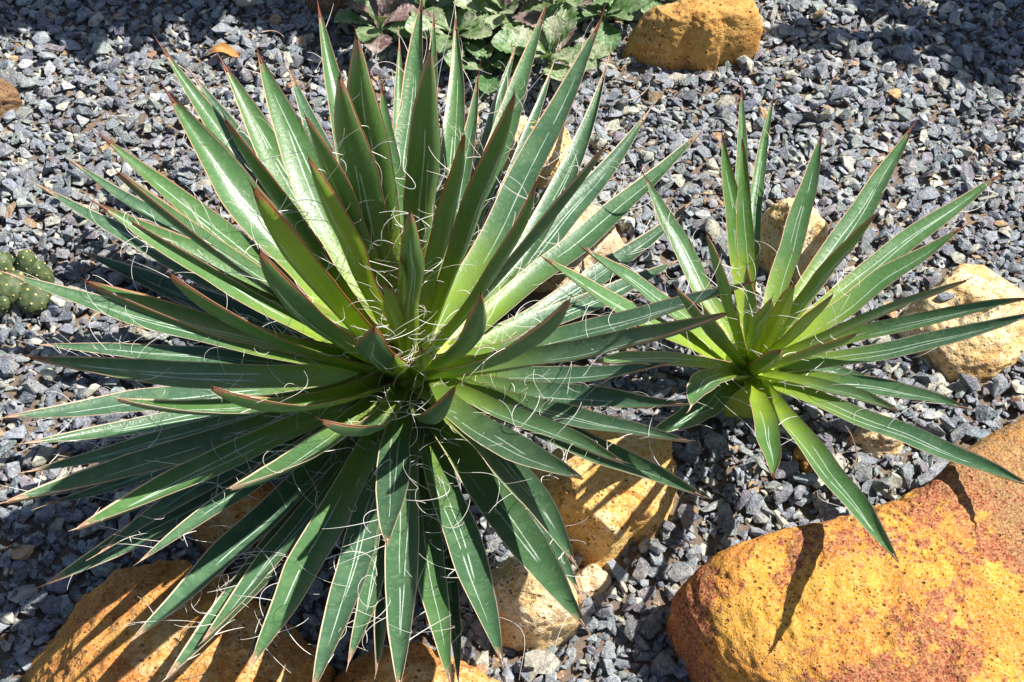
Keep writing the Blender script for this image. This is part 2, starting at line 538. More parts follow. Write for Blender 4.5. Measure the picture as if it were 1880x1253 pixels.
# ------------------------------------------------------------------ agaves
def solve_leaf(C0, tip, mids, Lt, erange, e_w=6.0, hs=1.0):
    """place a leaf: its tip lies where a leaf of about the usual length for the plant
    and a steepness usual for its whorl would end"""
    d = ray(*tip)
    ts = np.linspace(0.5, 2.2, 1700)
    T = CAM + ts[:, None] * d
    B = C0 + np.array([0, 0, 0.05 * hs])
    for _ in range(3):
        V = T - B
        hz = np.hypot(V[:, 0], V[:, 1])
        L = np.linalg.norm(V, axis=1)
        e = np.degrees(np.arctan2(V[:, 2], hz))
        cost = ((L - Lt) / 0.035) ** 2 + (np.maximum(0, erange[0] - e) / e_w) ** 2 + (np.maximum(0, e - erange[1]) / e_w) ** 2
        cost += 1e4 * (T[:, 2] < 0.045)
        i = int(np.argmin(cost))
        az = V[i, :2] / max(hz[i], 1e-6)
        k = max(0.0, min(1.0, e[i] / 80.0))
        B = C0 + np.array([az[0] * (0.030 - 0.022 * k) * hs, az[1] * (0.030 - 0.022 * k) * hs, (0.046 + 0.045 * k) * hs])
    return B, T[i], float(L[i]), float(e[i])


def leaf_axis(B, T, mids, bow):
    bx, by, bz = proj(B); tx, ty, tz = proj(T)
    dB = np.linalg.norm(B - CAM); dT = np.linalg.norm(T - CAM)
    ln2 = (tx - bx) ** 2 + (ty - by) ** 2
    num = np.zeros(3); den = 0.0
    for (mx, my) in mids:
        s = ((mx - bx) * (tx - bx) + (my - by) * (ty - by)) / max(ln2, 1.0)
        s = min(0.85, max(0.15, s))
        P = CAM + ray(mx, my) * (dB + (dT - dB) * s + bow * 4 * s * (1 - s))
        k = 2 * s * (1 - s)
        num += k * (P - (1 - s) ** 2 * B - s * s * T); den += k * k
    if den > 0:
        Q = num / den
    else:
        Q = (B + T) / 2 + ray(*((bx + tx) / 2, (by + ty) / 2)) * bow * 2
    return Q


N_V = 34
US = np.array([-1, -0.93, -0.75, -0.5, -0.22, 0, 0.22, 0.5, 0.75, 0.93, 1.0])


def wprof(v, slim):
    if slim:
        a = np.interp(v, [0, .06, .2, .45, .6, .75, .88, .96, 1], [.95, .80, .82, 1.0, .98, .80, .48, .20, .05])
    else:
        a = np.interp(v, [0, .06, .18, .35, .52, .66, .8, .9, .96, 1], [1.40, 1.05, .84, .88, 1.0, .93, .66, .38, .19, .05])
    return a


def tube(pts, rads, sides=3):
    pts = np.asarray(pts)
    n = len(pts)
    V = []; F = []
    ref = np.array([0.3, 0.5, 0.81])
    for i in range(n):
        tg = pts[min(i + 1, n - 1)] - pts[max(i - 1, 0)]
        tg = tg / (np.linalg.norm(tg) + 1e-9)
        a = np.cross(tg, ref); a /= (np.linalg.norm(a) + 1e-9); b = np.cross(tg, a)
        for k in range(sides):
            q = 2 * math.pi * k / sides
            V.append(pts[i] + rads[i] * (math.cos(q) * a + math.sin(q) * b))
    for i in range(n - 1):
        for k in range(sides):
            F.append((i * sides + k, i * sides + (k + 1) % sides, (i + 1) * sides + (k + 1) % sides, (i + 1) * sides + k))
    return V, F


def build_leaf(plant, C0, B, T, Q, width, red, age, slim, mat, nfil, spine_len, rnd, cup=0.16, twist=0.0, curl=1.0, old_tip=False):
    vs = np.linspace(0, 1, N_V)
    P = ((1 - vs) ** 2)[:, None] * B + (2 * vs * (1 - vs))[:, None] * Q + (vs ** 2)[:, None] * T
    TG = np.gradient(P, axis=0)
    TG /= np.linalg.norm(TG, axis=1)[:, None]
    L = np.linalg.norm(np.diff(P, axis=0), axis=1).sum()
    A = C0 + np.array([0, 0, 0.5])
    Nn = A - P
    Nn -= (Nn * TG).sum(1)[:, None] * TG
    Nn /= np.linalg.norm(Nn, axis=1)[:, None]
    S = np.cross(TG, Nn)
    # a slight twist along the blade
    tw = twist * vs
    S2 = S * np.cos(tw)[:, None] + Nn * np.sin(tw)[:, None]
    Nn = np.cross(S2, TG)
    S = S2
    hw = 0.5 * width * wprof(vs, slim)
    o = rnd.uniform(0, 50)
    hw = hw * (1 + 0.035 * np.array([mnoise.noise(Vector((v * 5, o, 0))) for v in vs]))
    wav = np.array([mnoise.noise(Vector((v * 4, o, 7))) for v in vs]) * 0.004 * np.sin(np.pi * vs)
    P = P + S * wav[:, None]
    thick = 0.5 * width * np.interp(vs, [0, .1, .5, .9, 1], [.60, .40, .24, .16, .10])
    cupv = width * cup * np.interp(vs, [0, .15, .6, 1], [1.5, 1.1, .8, 1.7])
    c1 = rnd.uniform(-.10, .10); k1 = rnd.uniform(.25, .75); k2 = rnd.uniform(.25, .75)
    vt = rnd.uniform(.82, .93)
    a1 = rnd.uniform(.10, .40); a2 = rnd.uniform(.15, .50)
    s1 = rnd.uniform(.72, .90); s2 = rnd.uniform(.66, .86)
    on1 = 1.0 if rnd.random() < .93 else .0
    on2 = 1.0 if rnd.random() < .78 else .0
    V = []; F = []; pa = []; qa = []
    for side in (0, 1):
        base = len(V)
        for j, v in enumerate(vs):
            for u in US:
                h = cupv[j] * (u * u - 0.5) * (hw[j] / (0.5 * width) + 0.1)
                if side == 1:
                    h -= thick[j] * (1 - abs(u) ** 2.4) + 0.0004
                V.append(P[j] + S[j] * (u * hw[j]) + Nn[j] * h)
                pa.append((u, v, red, age))
                qa.append((u - (c1 + k1 * (vt - v)), u - (c1 - k2 * (vt - v)),
                           on1 * float(a1 < v < s1), on2 * float(a2 < v < s2)))
        nu = len(US)
        for j in range(N_V - 1):
            for i in range(nu - 1):
                q = (base + j * nu + i, base + j * nu + i + 1, base + (j + 1) * nu + i + 1, base + (j + 1) * nu + i)
                F.append(q if side == 0 else q[::-1])
    # close the thin edge
    nu = len(US); half = N_V * nu
    for j in range(N_V - 1):
        for i in (0, nu - 1):
            q = (j * nu + i, (j + 1) * nu + i, half + (j + 1) * nu + i, half + j * nu + i)
            F.append(q if i == nu - 1 else q[::-1])
    V = np.array(V) - C0
    me = mesh('leaf', V, F)
    add_attr(me, 'p', pa); add_attr(me, 'q', qa)
    lf = link('leaf', me, mat, plant)
    # terminal spine
    d = TG[-1]
    st = P[-2] - Nn[-2] * thick[-2] * 0.45
    n = 8
    bend = rnd.uniform(-.12, .12)
    pts = []; rad = []
    Ls = spine_len
    l0 = np.linalg.norm(P[-1] - P[-2])
    for i in range(n):
        s = i / (n - 1)
        pts.append(st + d * (l0 + Ls) * s + S[-1] * bend * Ls * s * s + Nn[-1] * Ls * 0.10 * s * s - C0)
        rad.append(max(0.00016, (hw[-2] * 0.50) * (1 - s) ** 0.8))
    sv, sf = tube(pts, rad, 6)
    sm = M_SPINE_OLD if (old_tip or red < 0.28) else M_SPINE_RED
    link('spine', mesh('spine', sv, sf), sm, lf)
    # white threads peeling off the margins
    fv = []; ff = []
    for _ in range(nfil):
        v = rnd.uniform(.10, .97); j = min(N_V - 2, int(v * (N_V - 1)))
        sg = rnd.choice((-1, 1))
        p0 = P[j] + S[j] * sg * hw[j] * 0.985 + Nn[j] * cupv[j] * 0.5 * (hw[j] / (0.5 * width))
        al = rnd.uniform(.05, 1.0)
        dr = S[j] * sg * math.sin(al) + TG[j] * math.cos(al) * (1 if rnd.random() < .62 else -1) + Nn[j] * rnd.uniform(-.1, .55)
        dr /= np.linalg.norm(dr)
        ax = Nn[j] * rnd.uniform(.5, 1) * rnd.choice((-1, 1)) + S[j] * rnd.uniform(-.7, .7) + TG[j] * rnd.uniform(-.7, .7)
        ax /= np.linalg.norm(ax)
        ln = rnd.choice((.015, .02, .03, .04, .055)) * rnd.uniform(.7, 1.25) * (0.75 if slim else 1.0)
        k0 = rnd.uniform(8, 40) * curl; k1_ = rnd.choice((45, 90, 150, 230)) * rnd.uniform(.6, 1.3) * curl
        if v > .86:
            k0 *= .3; k1_ *= .25; ln *= .6
        m = 15
        pts = [p0]; dq = Vector(dr)
        for i in range(m):
            s = i / m
            kk = k0 + (k1_ - k0) * s ** 1.6
            dq = Quaternion(Vector(ax), kk * ln / m) @ dq
            dq.z -= 0.006
            dq.normalize()
            pts.append(pts[-1] + np.array(dq) * ln / m)
        r0 = rnd.uniform(.00020, .00036)
        fvv, fff = tube(np.array(pts) - C0, [r0 * (1 - 0.6 * (i / m)) for i in range(m + 1)], 3)
        b0 = len(fv)
        fv += fvv; ff += [tuple(x + b0 for x in q) for q in fff]
    if fv:
        tag(link('filaments', mesh('filaments', fv, ff), M_FIL, lf), kind='stuff')
    return lf


def agave(name, label, heart_px, heart_z, Lt, leaves, hs, slim, seed):
    C0 = at(*heart_px, heart_z); C0[2] = 0.014 * hs
    plant = empty(name, tuple(C0))
    tag(plant, label, 'agave')
    rnd = random.Random(seed)
    for lf in leaves:
        tip, mids, wpx, lay = lf[0], lf[1], lf[2], lf[3]
        opt = lf[4] if len(lf) > 4 else {}
        er = {'O': (4, 20), 'M': (18, 40), 'I': (36, 60), 'H': (55, 82), 'A': (6, 70)}[lay]
        er = opt.get('e', er)
        B, T, L, e = solve_leaf(C0, tip, mids, opt.get('L', Lt), er, hs=hs)
        spl = opt.get('spine', rnd.uniform(.008, .016))
        T = T - (T - B) / np.linalg.norm(T - B) * spl * 0.30
        Q = leaf_axis(B, T, mids, opt.get('bow', 0.012 * hs))
        dist = np.linalg.norm((B + T) / 2 - CAM)
        width = wpx * dist / FPX * opt.get('w', 1.05)
        red = opt.get('red', ({'O': .10, 'M': .48, 'I': .70, 'H': .9, 'A': .4}[lay] if tip[1] < 720 or lay in 'IH' else .12) + rnd.uniform(-.1, .1))
        age = opt.get('age', {'O': .95, 'M': .6, 'I': .18, 'H': .0, 'A': .6}[lay] + rnd.uniform(-.15, .1))
        age = min(1, max(-1, age))
        if DEBUG:
            print('LEAF', name, tip, 'L=%.3f e=%.1f w=%.3f z=%.3f' % (L, e, width, T[2]))
        build_leaf(plant, C0, B, T, Q, width, red, age, slim, M_AGY if slim else M_AG,
                   opt.get('nf', rnd.randint(11, 17) if not slim else rnd.randint(4, 8)),
                   spl, rnd, cup=opt.get('cup', rnd.uniform(.10, .20)),
                   twist=opt.get('tw', rnd.uniform(-.25, .25)), old_tip=opt.get('old', False))
    # short stem that carries the rosette
    sv = []; sf = []
    n = 20
    for j, (r, z) in enumerate([(.048, -.03), (.052, .01), (.050, .040), (.038, .072), (.018, .095), (.001, .104)]):
        for i in range(n):
            a = 2 * math.pi * i / n
            rr = r * hs * (1 + .08 * math.sin(5 * a + j))
            sv.append((rr * math.cos(a), rr * math.sin(a), z * hs))
    for j in range(5):
        for i in range(n):
            sf.append((j * n + i, j * n + (i + 1) % n, (j + 1) * n + (i + 1) % n, (j + 1) * n + i))
    link('stem', mesh('stem', sv, sf), mat_simple('agave_stem', (0.38, 0.50, 0.05), (0.30, 0.42, 0.05), 40), plant)
    return plant


DEBUG = False
MAIN = [
    # tip, points along the blade, width, whorl
    ((775, -8), [(762, 140), (748, 330)], 52, 'M', {'e': (30, 48)}),
    ((653, 58), [(675, 230), (704, 430)], 72, 'I', {'e': (40, 58)}),
    ((797, 22), [(795, 160), (782, 330)], 36, 'M', {'e': (28, 42)}),
    ((790, 85), [(782, 250), (766, 420)], 62, 'I', {'e': (48, 62)}),
    ((838, 22), [(838, 200), (815, 400)], 46, 'M', {'e': (18, 32), 'old': True, 'age': .5, 'spine': .028}),
    ((733, 68), [(735, 250), (740, 400)], 32, 'M', {'e': (14, 24), 'old': True}),
    ((1003, 8), [(945, 170), (880, 370)], 48, 'M', {'e': (18, 34)}),
    ((1107, 30), [(1040, 190), (950, 340)], 56, 'M', {'e': (26, 44), 'age': .9}),
    ((948, 80), [(888, 290), (840, 430)], 34, 'O', {'e': (12, 22)}),
    ((947, 168), [(912, 275), (850, 430)], 62, 'I', {'e': (42, 58)}),
    ((853, 242), [(835, 330), (802, 470)], 48, 'H', {'e': (52, 66)}),
    ((1020, 108), [(985, 225), (930, 340)], 30, 'O', {'e': (8, 18), 'old': True, 'spine': .03}),
    ((1120, 112), [(1085, 240), (1000, 390)], 46, 'O', {'e': (12, 22), 'old': True, 'spine': .03}),
    ((1195, 200), [(1105, 315), (1010, 440)], 48, 'O', {'e': (12, 24)}),
    ((1108, 270), [(1045, 355), (940, 475)], 52, 'M', {'e': (26, 42), 'age': .85}),
    ((985, 335), [(940, 430), (880, 540)], 48, 'I', {'e': (42, 58)}),
    ((1290, 240), [(1180, 350), (1050, 450)], 52, 'O', {'e': (14, 26)}),
    ((753, 385), [(757, 480), (752, 580)], 44, 'H', {'e': (72, 82), 'cup': .34, 'tw': .1}),
    ((621, 133), [(640, 250), (674, 400)], 68, 'I', {'e': (46, 62)}),
    ((583, 6), [(607, 140), (655, 330)], 48, 'M', {'e': (24, 38)}),
    ((472, 93), [(530, 230), (600, 400)], 68, 'M', {'e': (34, 48)}),
    ((528, 125), [(578, 240), (630, 370)], 50, 'O', {'e': (12, 24), 'old': True, 'spine': .02}),
    ((405, 108), [(465, 220), (545, 360)], 62, 'M', {'e': (24, 40)}),
    ((292, 80), [(370, 190), (450, 310)], 52, 'M', {'e': (16, 28)}),
    ((303, 165), [(390, 300), (500, 420)], 78, 'M', {'e': (32, 46)}),
    ((412, 215), [(475, 310), (560, 430)], 64, 'I', {'e': (42, 58)}),
    ((565, 287), [(602, 370), (655, 480)], 44, 'H', {'e': (56, 70), 'cup': .3, 'age': -.6}),
    ((462, 340), [(520, 435), (595, 530)], 66, 'H', {'e': (54, 68), 'age': -.85, 'cup': .26}),
    ((183, 247), [(285, 325), (400, 425)], 52, 'M', {'e': (14, 24)}),
    ((215, 315), [(320, 395), (435, 480)], 64, 'M', {'e': (32, 46)}),
    ((65, 337), [(175, 395), (290, 465)], 44, 'O', {'e': (8, 18)}),
    ((175, 372), [(290, 435), (425, 515)], 68, 'M', {'e': (24, 36), 'age': .45}),
    ((147, 461), [(265, 512), (390, 562)], 48, 'O', {'e': (4, 12), 'old': True}),
    ((0, 498), [(130, 535), (270, 590)], 46, 'O', {'e': (10, 18)}),
    ((158, 517), [(275, 562), (410, 606)], 68, 'M', {'e': (24, 38), 'age': .45}),
    ((308, 502), [(400, 572), (505, 617)], 62, 'I', {'e': (40, 56)}),
    ((473, 458), [(533, 545), (605, 612)], 64, 'H', {'e': (56, 68), 'age': .5, 'cup': .2}),
    ((60, 632), [(205, 641), (360, 656)], 36, 'O', {'e': (6, 14), 'old': True, 'spine': .02}),
    ((50, 656), [(205, 676), (370, 692)], 62, 'M', {'e': (16, 26)}),
    ((0, 767), [(150, 748), (310, 736)], 54, 'O', {'e': (6, 14)}),
    ((210, 733), [(335, 748), (490, 745)], 50, 'M', {'e': (28, 42)}),
    ((385, 712), [(470, 738), (585, 738)], 54, 'I', {'e': (44, 58), 'bow': .03, 'cup': .26}),
    ((2, 924), [(155, 888), (330, 830)], 62, 'O', {'e': (10, 20)}),
    ((45, 868), [(200, 836), (340, 795)], 38, 'O', {'e': (5, 10), 'old': True}),
    ((75, 930), [(220, 888), (360, 838)], 32, 'O', {'e': (3, 8), 'old': True}),
    ((137, 972), [(300, 892), (455, 828)], 62, 'M', {'e': (13, 20)}),
    ((77, 1077), [(240, 990), (405, 898)], 62, 'O', {'e': (8, 12)}),
    ((252, 1034), [(335, 970), (470, 880)], 36, 'O', {'e': (6, 14), 'old': True}),
    ((420, 898), [(500, 858), (595, 818)], 56, 'M', {'e': (24, 36), 'L': .34}),
    ((590, 774), [(650, 790), (700, 768)], 50, 'I', {'e': (44, 58), 'bow': .04, 'cup': .26, 'age': .6}),
    ((240, 1178), [(340, 1090), (470, 962)], 56, 'O', {'e': (9, 13)}),
    ((303, 1248), [(420, 1120), (545, 960)], 66, 'M', {'e': (10, 15), 'age': .9}),
    ((370, 1180), [(460, 1075), (560, 950)], 48, 'O', {'e': (4, 10)}),
    ((458, 1228), [(540, 1070), (622, 930)], 62, 'M', {'e': (11, 17), 'age': .75, 'old': True}),
    ((452, 1215), [(525, 1080), (600, 950)], 46, 'O', {'e': (8, 12), 'old': True}),
    ((572, 1275), [(630, 1100), (675, 950)], 58, 'O', {'e': (10, 18)}),
    ((638, 1225), [(670, 1120), (700, 1000)], 46, 'O', {'e': (4, 9), 'old': True}),
    ((732, 1272), [(738, 1120), (738, 980)], 60, 'M', {'e': (10, 18), 'age': .9}),
    ((710, 1003), [(712, 930), (727, 845)], 60, 'M', {'e': (28, 42), 'age': 1.0, 'cup': .08}),
    ((828, 1262), [(801, 1120), (785, 980)], 54, 'O', {'e': (10, 16), 'age': .6}),
    ((842, 1255), [(832, 1130), (815, 1000)], 36, 'O', {'e': (4, 9), 'old': True}),
    ((924, 1222), [(885, 1100), (838, 960)], 64, 'M', {'e': (12, 20), 'age': .9}),
    ((1078, 1155), [(1000, 1040), (915, 930)], 70, 'M', {'e': (14, 24), 'age': .8}),
    ((1060, 1040), [(1010, 960), (940, 870)], 58, 'M', {'e': (12, 20), 'age': .9}),
    ((1066, 1092), [(1015, 1005), (950, 910)], 44, 'O', {'e': (4, 9)}),
    ((1070, 878), [(980, 842), (890, 790)], 62, 'M', {'e': (26, 38), 'age': 1.0, 'cup': .08}),
    ((1298, 914), [(1180, 862), (1050, 808)], 54, 'O', {'e': (12, 20), 'age': .85}),
    ((1268, 810), [(1150, 788), (1000, 752)], 50, 'O', {'e': (10, 16)}),
    ((1260, 742), [(1130, 736), (1000, 722)], 50, 'O', {'e': (6, 12), 'age': 1.0}),
    ((1235, 666), [(1120, 682), (980, 692)], 44, 'O', {'e': (8, 14), 'age': 1.0, 'old': True}),
    ((1335, 575), [(1200, 612), (1050, 650)], 58, 'M', {'e': (22, 32), 'age': 1.0}),
    ((1388, 516), [(1250, 560), (1100, 598)], 50, 'M', {'e': (16, 24), 'age': 1.0}),
    ((1047, 550), [(985, 612), (900, 662)], 56, 'I', {'e': (40, 54), 'age': .7, 'cup': .28}),
    ((883, 536), [(868, 600), (825, 660)], 52, 'H', {'e': (56, 68), 'bow': .03, 'age': .6, 'cup': .28}),
    ((836, 712), [(826, 750), (797, 756)], 56, 'H', {'e': (50, 62), 'bow': .05, 'age': .8, 'cup': .26, 'L': .30}),
    ((686, 600), [(700, 650), (712, 682)], 62, 'H', {'e': (60, 74), 'age': .9, 'L': .30, 'cup': .2}),
    ((1272, 370), [(1180, 455), (1060, 530)], 46, 'O', {'e': (10, 18)}),
    ((1250, 476), [(1130, 532), (1000, 590)], 48, 'O', {'e': (5, 12), 'age': 1.0}),
    ((1040, 300), [(985, 385), (920, 480)], 34, 'O', {'e': (14, 22), 'old': True, 'spine': .04, 'age': .4}),
    ((1190, 560), [(1090, 600), (980, 640)], 42, 'O', {'e': (4, 9), 'age': .9}),
    ((500, 180), [(562, 300), (628, 425)], 46, 'M', {'e': (26, 36)}),
    ((350, 132), [(432, 250), (522, 370)], 42, 'O', {'e': (14, 20)}),
    ((125, 292), [(238, 365), (362, 450)], 42, 'O', {'e': (12, 18)}),
    ((240, 405), [(345, 465), (465, 535)], 56, 'M', {'e': (34, 46), 'age': .3}),
    ((880, 130), [(860, 270), (825, 420)], 36, 'M', {'e': (28, 38)}),
    ((700, 150), [(712, 280), (728, 420)], 44, 'M', {'e': (36, 46), 'age': .4}),
    ((560, 210), [(610, 320), (665, 440)], 48, 'I', {'e': (46, 58), 'age': .1}),
    ((40, 815), [(185, 797), (345, 768)], 42, 'O', {'e': (7, 12)}),
    ((175, 1020), [(300, 935), (450, 845)], 44, 'O', {'e': (5, 10)}),
    ((690, 1240), [(708, 1110), (722, 970)], 40, 'O', {'e': (5, 9)}),
    ((1150, 850), [(1070, 815), (960, 770)], 46, 'O', {'e': (14, 20)}),
    ((775, 640), [(768, 668), (760, 690)], 34, 'H', {'e': (56, 66), 'L': .17, 'age': -.7, 'cup': .34}),
    ((722, 650), [(735, 672), (742, 690)], 34, 'H', {'e': (56, 66), 'L': .15, 'age': -.7, 'cup': .34}),
    ((735, 470), [(742, 540), (748, 600)], 30, 'H', {'e': (66, 80), 'L': .27, 'cup': .34, 'age': -.6}),
    ((700, 520), [(722, 570), (738, 625)], 30, 'H', {'e': (62, 78), 'L': .24, 'cup': .34, 'age': -.6}),
]
SMALL = [
    ((1362, 155), [(1360, 300), (1366, 450)], 26, 'M', {'e': (30, 46)}),
    ((1421, 168), [(1395, 280), (1386, 420)], 24, 'M', {'e': (22, 34)}),
    ((1325, 238), [(1343, 380), (1361, 520)], 34, 'I', {'e': (40, 56)}),
    ((1363, 248), [(1366, 380), (1371, 520)], 32, 'I', {'e': (48, 62)}),
    ((1510, 242), [(1480, 380), (1430, 505)], 40, 'M', {'e': (34, 50)}),
    ((1680, 225), [(1600, 360), (1508, 492)], 44, 'M', {'e': (20, 36)}),
    ((1610, 390), [(1550, 462), (1482, 540)], 36, 'I', {'e': (38, 52)}),
    ((1840, 318), [(1730, 402), (1600, 492)], 40, 'M', {'e': (16, 30)}),
    ((1770, 416), [(1680, 472), (1570, 552)], 42, 'M', {'e': (26, 40)}),
    ((1780, 512), [(1680, 550), (1575, 592)], 34, 'M', {'e': (34, 46)}),
    ((1892, 546), [(1760, 572), (1630, 602)], 34, 'M', {'e': (26, 36)}),
    ((1908, 572), [(1760, 612), (1620, 652)], 40, 'O', {'e': (22, 30)}),
    ((1574, 612), [(1510, 638), (1440, 662)], 32, 'I', {'e': (44, 60)}),
    ((1530, 540), [(1482, 590), (1425, 640)], 32, 'H', {'e': (52, 66), 'age': -.4}),
    ((1460, 516), [(1435, 575), (1402, 635)], 34, 'H', {'e': (58, 74), 'L': .22, 'age': -.85}),
    ((1417, 546), [(1397, 600), (1380, 640)], 30, 'H', {'e': (62, 76), 'L': .22, 'age': -.4}),
    ((1784, 751), [(1680, 724), (1560, 700)], 40, 'O', {'e': (10, 20)}),
    ((1650, 753), [(1580, 728), (1490, 702)], 36, 'M', {'e': (24, 38)}),
    ((1900, 895), [(1760, 842), (1590, 768)], 44, 'O', {'e': (14, 22)}),
    ((1650, 1032), [(1560, 920), (1480, 800)], 46, 'M', {'e': (31, 40), 'L': .30}),
    ((1420, 880), [(1416, 810), (1397, 752)], 42, 'I', {'e': (22, 36)}),
    ((1266, 748), [(1292, 705), (1335, 686)], 50, 'M', {'e': (20, 40), 'L': .20, 'bow': -.02}),
    ((1190, 799), [(1262, 766), (1335, 715)], 46, 'O', {'e': (8, 18), 'L': .26}),
    ((996, 472), [(1078, 526), (1170, 575)], 44, 'M', {'e': (18, 30)}),
    ((1066, 452), [(1132, 492), (1218, 556)], 38, 'M', {'e': (18, 32)}),
    ((1180, 316), [(1225, 405), (1280, 512)], 38, 'M', {'e': (26, 42)}),
    ((1297, 428), [(1316, 492), (1343, 570)], 30, 'I', {'e': (44, 58)}),
    ((1240, 526), [(1292, 592), (1338, 645)], 34, 'I', {'e': (38, 54)}),
    ((1086, 664), [(1180, 654), (1265, 668)], 38, 'M', {'e': (14, 28)}),
    ((1371, 486), [(1373, 545), (1376, 600)], 24, 'H', {'e': (60, 72), 'L': .2}),
    ((1434, 642), [(1402, 668), (1385, 680)], 40, 'H', {'e': (54, 66), 'L': .2, 'bow': .02, 'cup': .26}),
    ((1290, 560), [(1320, 610), (1350, 650)], 30, 'I', {'e': (30, 44), 'L': .22}),
    ((1600, 690), [(1530, 688), (1450, 682)], 32, 'O', {'e': (4, 10), 'L': .24}),
]
agave('agave_plant', 'big dark green agave rosette with white curling threads and rust-tipped leaves', (748, 668), 0.08, 0.39, MAIN, 1.0, False, 5)
agave('agave_plant', 'small light green agave with narrow leaves beside the rounded cream ochre stone', (1378, 664), 0.055, 0.285, SMALL, 0.62, True, 9)

# ------------------------------------------------------------------ leafy ground cover
def bugle_leaf(length, width, rnd):
    nv, nu = 33, 11
    V = []; F = []; pa = []
    o = rnd.uniform(0, 90)
    teeth = rnd.choice((8, 9, 10))
    droop = rnd.uniform(.15, .55); lift = rnd.uniform(.25, .8)
    for j in range(nv):
        v = j / (nv - 1)
        w_ = np.interp(v, [0, .12, .3, .55, .75, .9, 1], [.10, .16, .50, .96, 1.0, .66, .08])
        for i in range(nu):
            u = -1 + 2 * i / (nu - 1)
            sc = 1 + (0.22 * abs(math.sin(teeth * math.pi * v)) - 0.10 if abs(u) > .9 else 0)
            x = length * v
            y = 0.5 * width * w_ * u * sc
            puck = 0.06 * width * (abs(math.sin(teeth * math.pi * (v - abs(u) * .2))) * abs(u) * (1.2 - abs(u)))
            z = length * (lift * v - droop * v * v) + width * 0.16 * u * u * w_ + puck * 1.6 + 0.05 * width * mnoise.noise(Vector((v * 6, u * 3, o)))
            V.append((x, y, z)); pa.append((u, v, 0, 1))
    for j in range(nv - 1):
        for i in range(nu - 1):
            a = j * nu + i
            F.append((a, a + 1, a + nu + 1, a + nu))
    me = mesh('leaf', V, F)
    add_attr(me, 'p', pa)
    return me


MB_G = mat_bugle('bugle_green_white', (0.055, 0.145, 0.035), (0.22, 0.31, 0.15), (0.20, 0.14, 0.13), 0.25)
MB_W = mat_bugle('bugle_pale', (0.10, 0.20, 0.06), (0.36, 0.42, 0.26), (0.30, 0.22, 0.19), 0.30)
MB_P = mat_bugle('bugle_purple', (0.16, 0.10, 0.10), (0.38, 0.30, 0.28), (0.13, 0.05, 0.065), 0.75)
MB_D = mat_bugle('bugle_deep_green', (0.04, 0.12, 0.035), (0.12, 0.22, 0.09), (0.10, 0.09, 0.07), 0.25)


def bugle(px, z, n, lpx, mats, label, seed, tilt=0.0):
    rnd = random.Random(seed)
    c = at(*px, z)
    e = empty('leafy_plant', (c[0], c[1], 0))
    tag(e, label, 'plant', 'leafy rosettes of the ground cover')
    L0 = lpx * np.linalg.norm(c - CAM) / FPX
    for k in range(n):
        a = 2.399963 * k + rnd.uniform(-.25, .25)
        t = k / n
        L = L0 * (1.08 - 0.5 * t) * rnd.uniform(.88, 1.12)
        me = bugle_leaf(L, L * rnd.uniform(.52, .66), rnd)
        o = link('leaf', me, rnd.choice(mats), e)
        o.location = (0.004 * math.cos(a), 0.004 * math.sin(a), z * (0.55 + 0.5 * t))
        o.rotation_euler = (rnd.uniform(-.25, .25), -(0.02 + 0.75 * t * t) + rnd.uniform(-.12, .18), a)
    sv, sf = tube([(0, 0, -.01), (0.002, 0.001, z * .5), (0, 0, z * 1.02)], [.004, .0035, .002], 7)
    link('stem', mesh('stem', sv, sf), MB_D, e)
    return e


bugle((698, 40), .035, 13, 90, [MB_P, MB_P, MB_P, MB_P, MB_G], 'purple leaved rosette beside the dark brown stone', 1)
bugle((832, 55), .035, 14, 84, [MB_G, MB_W, MB_G], 'green and white rosette with a bright upright young shoot', 2)
bugle((1008, 95), .035, 13, 96, [MB_W, MB_W, MB_G], 'palest green rosette nearest the honey coloured stone', 3)
bugle((925, 12), .045, 13, 90, [MB_G, MB_W, MB_P], 'rosette with mixed green and brownish purple leaves in the middle of the ground cover', 4)
bugle((895, 118), .020, 11, 72, [MB_D, MB_G], 'low deep green rosette shaded beneath its paler neighbours', 5)
bugle((1030, -8), .05, 12, 88, [MB_W, MB_P, MB_G], 'rosette with pinkish brown and pale leaves behind the palest rosette', 6)
bugle((1108, 22), .03, 10, 72, [MB_G, MB_D], 'small glossy green rosette touching the honey coloured stone', 8)
bugle((790, 20), .03, 10, 66, [MB_D, MB_G], 'small rosette with dull green leaves next to the purple leaved one', 10)
bugle((1190, -25), .03, 10, 72, [MB_G, MB_W], 'green rosette growing behind the honey coloured stone', 12)
bugle((850, -60), .05, 11, 90, [MB_G, MB_D, MB_W], 'tall green rosette at the back of the ground cover', 13)

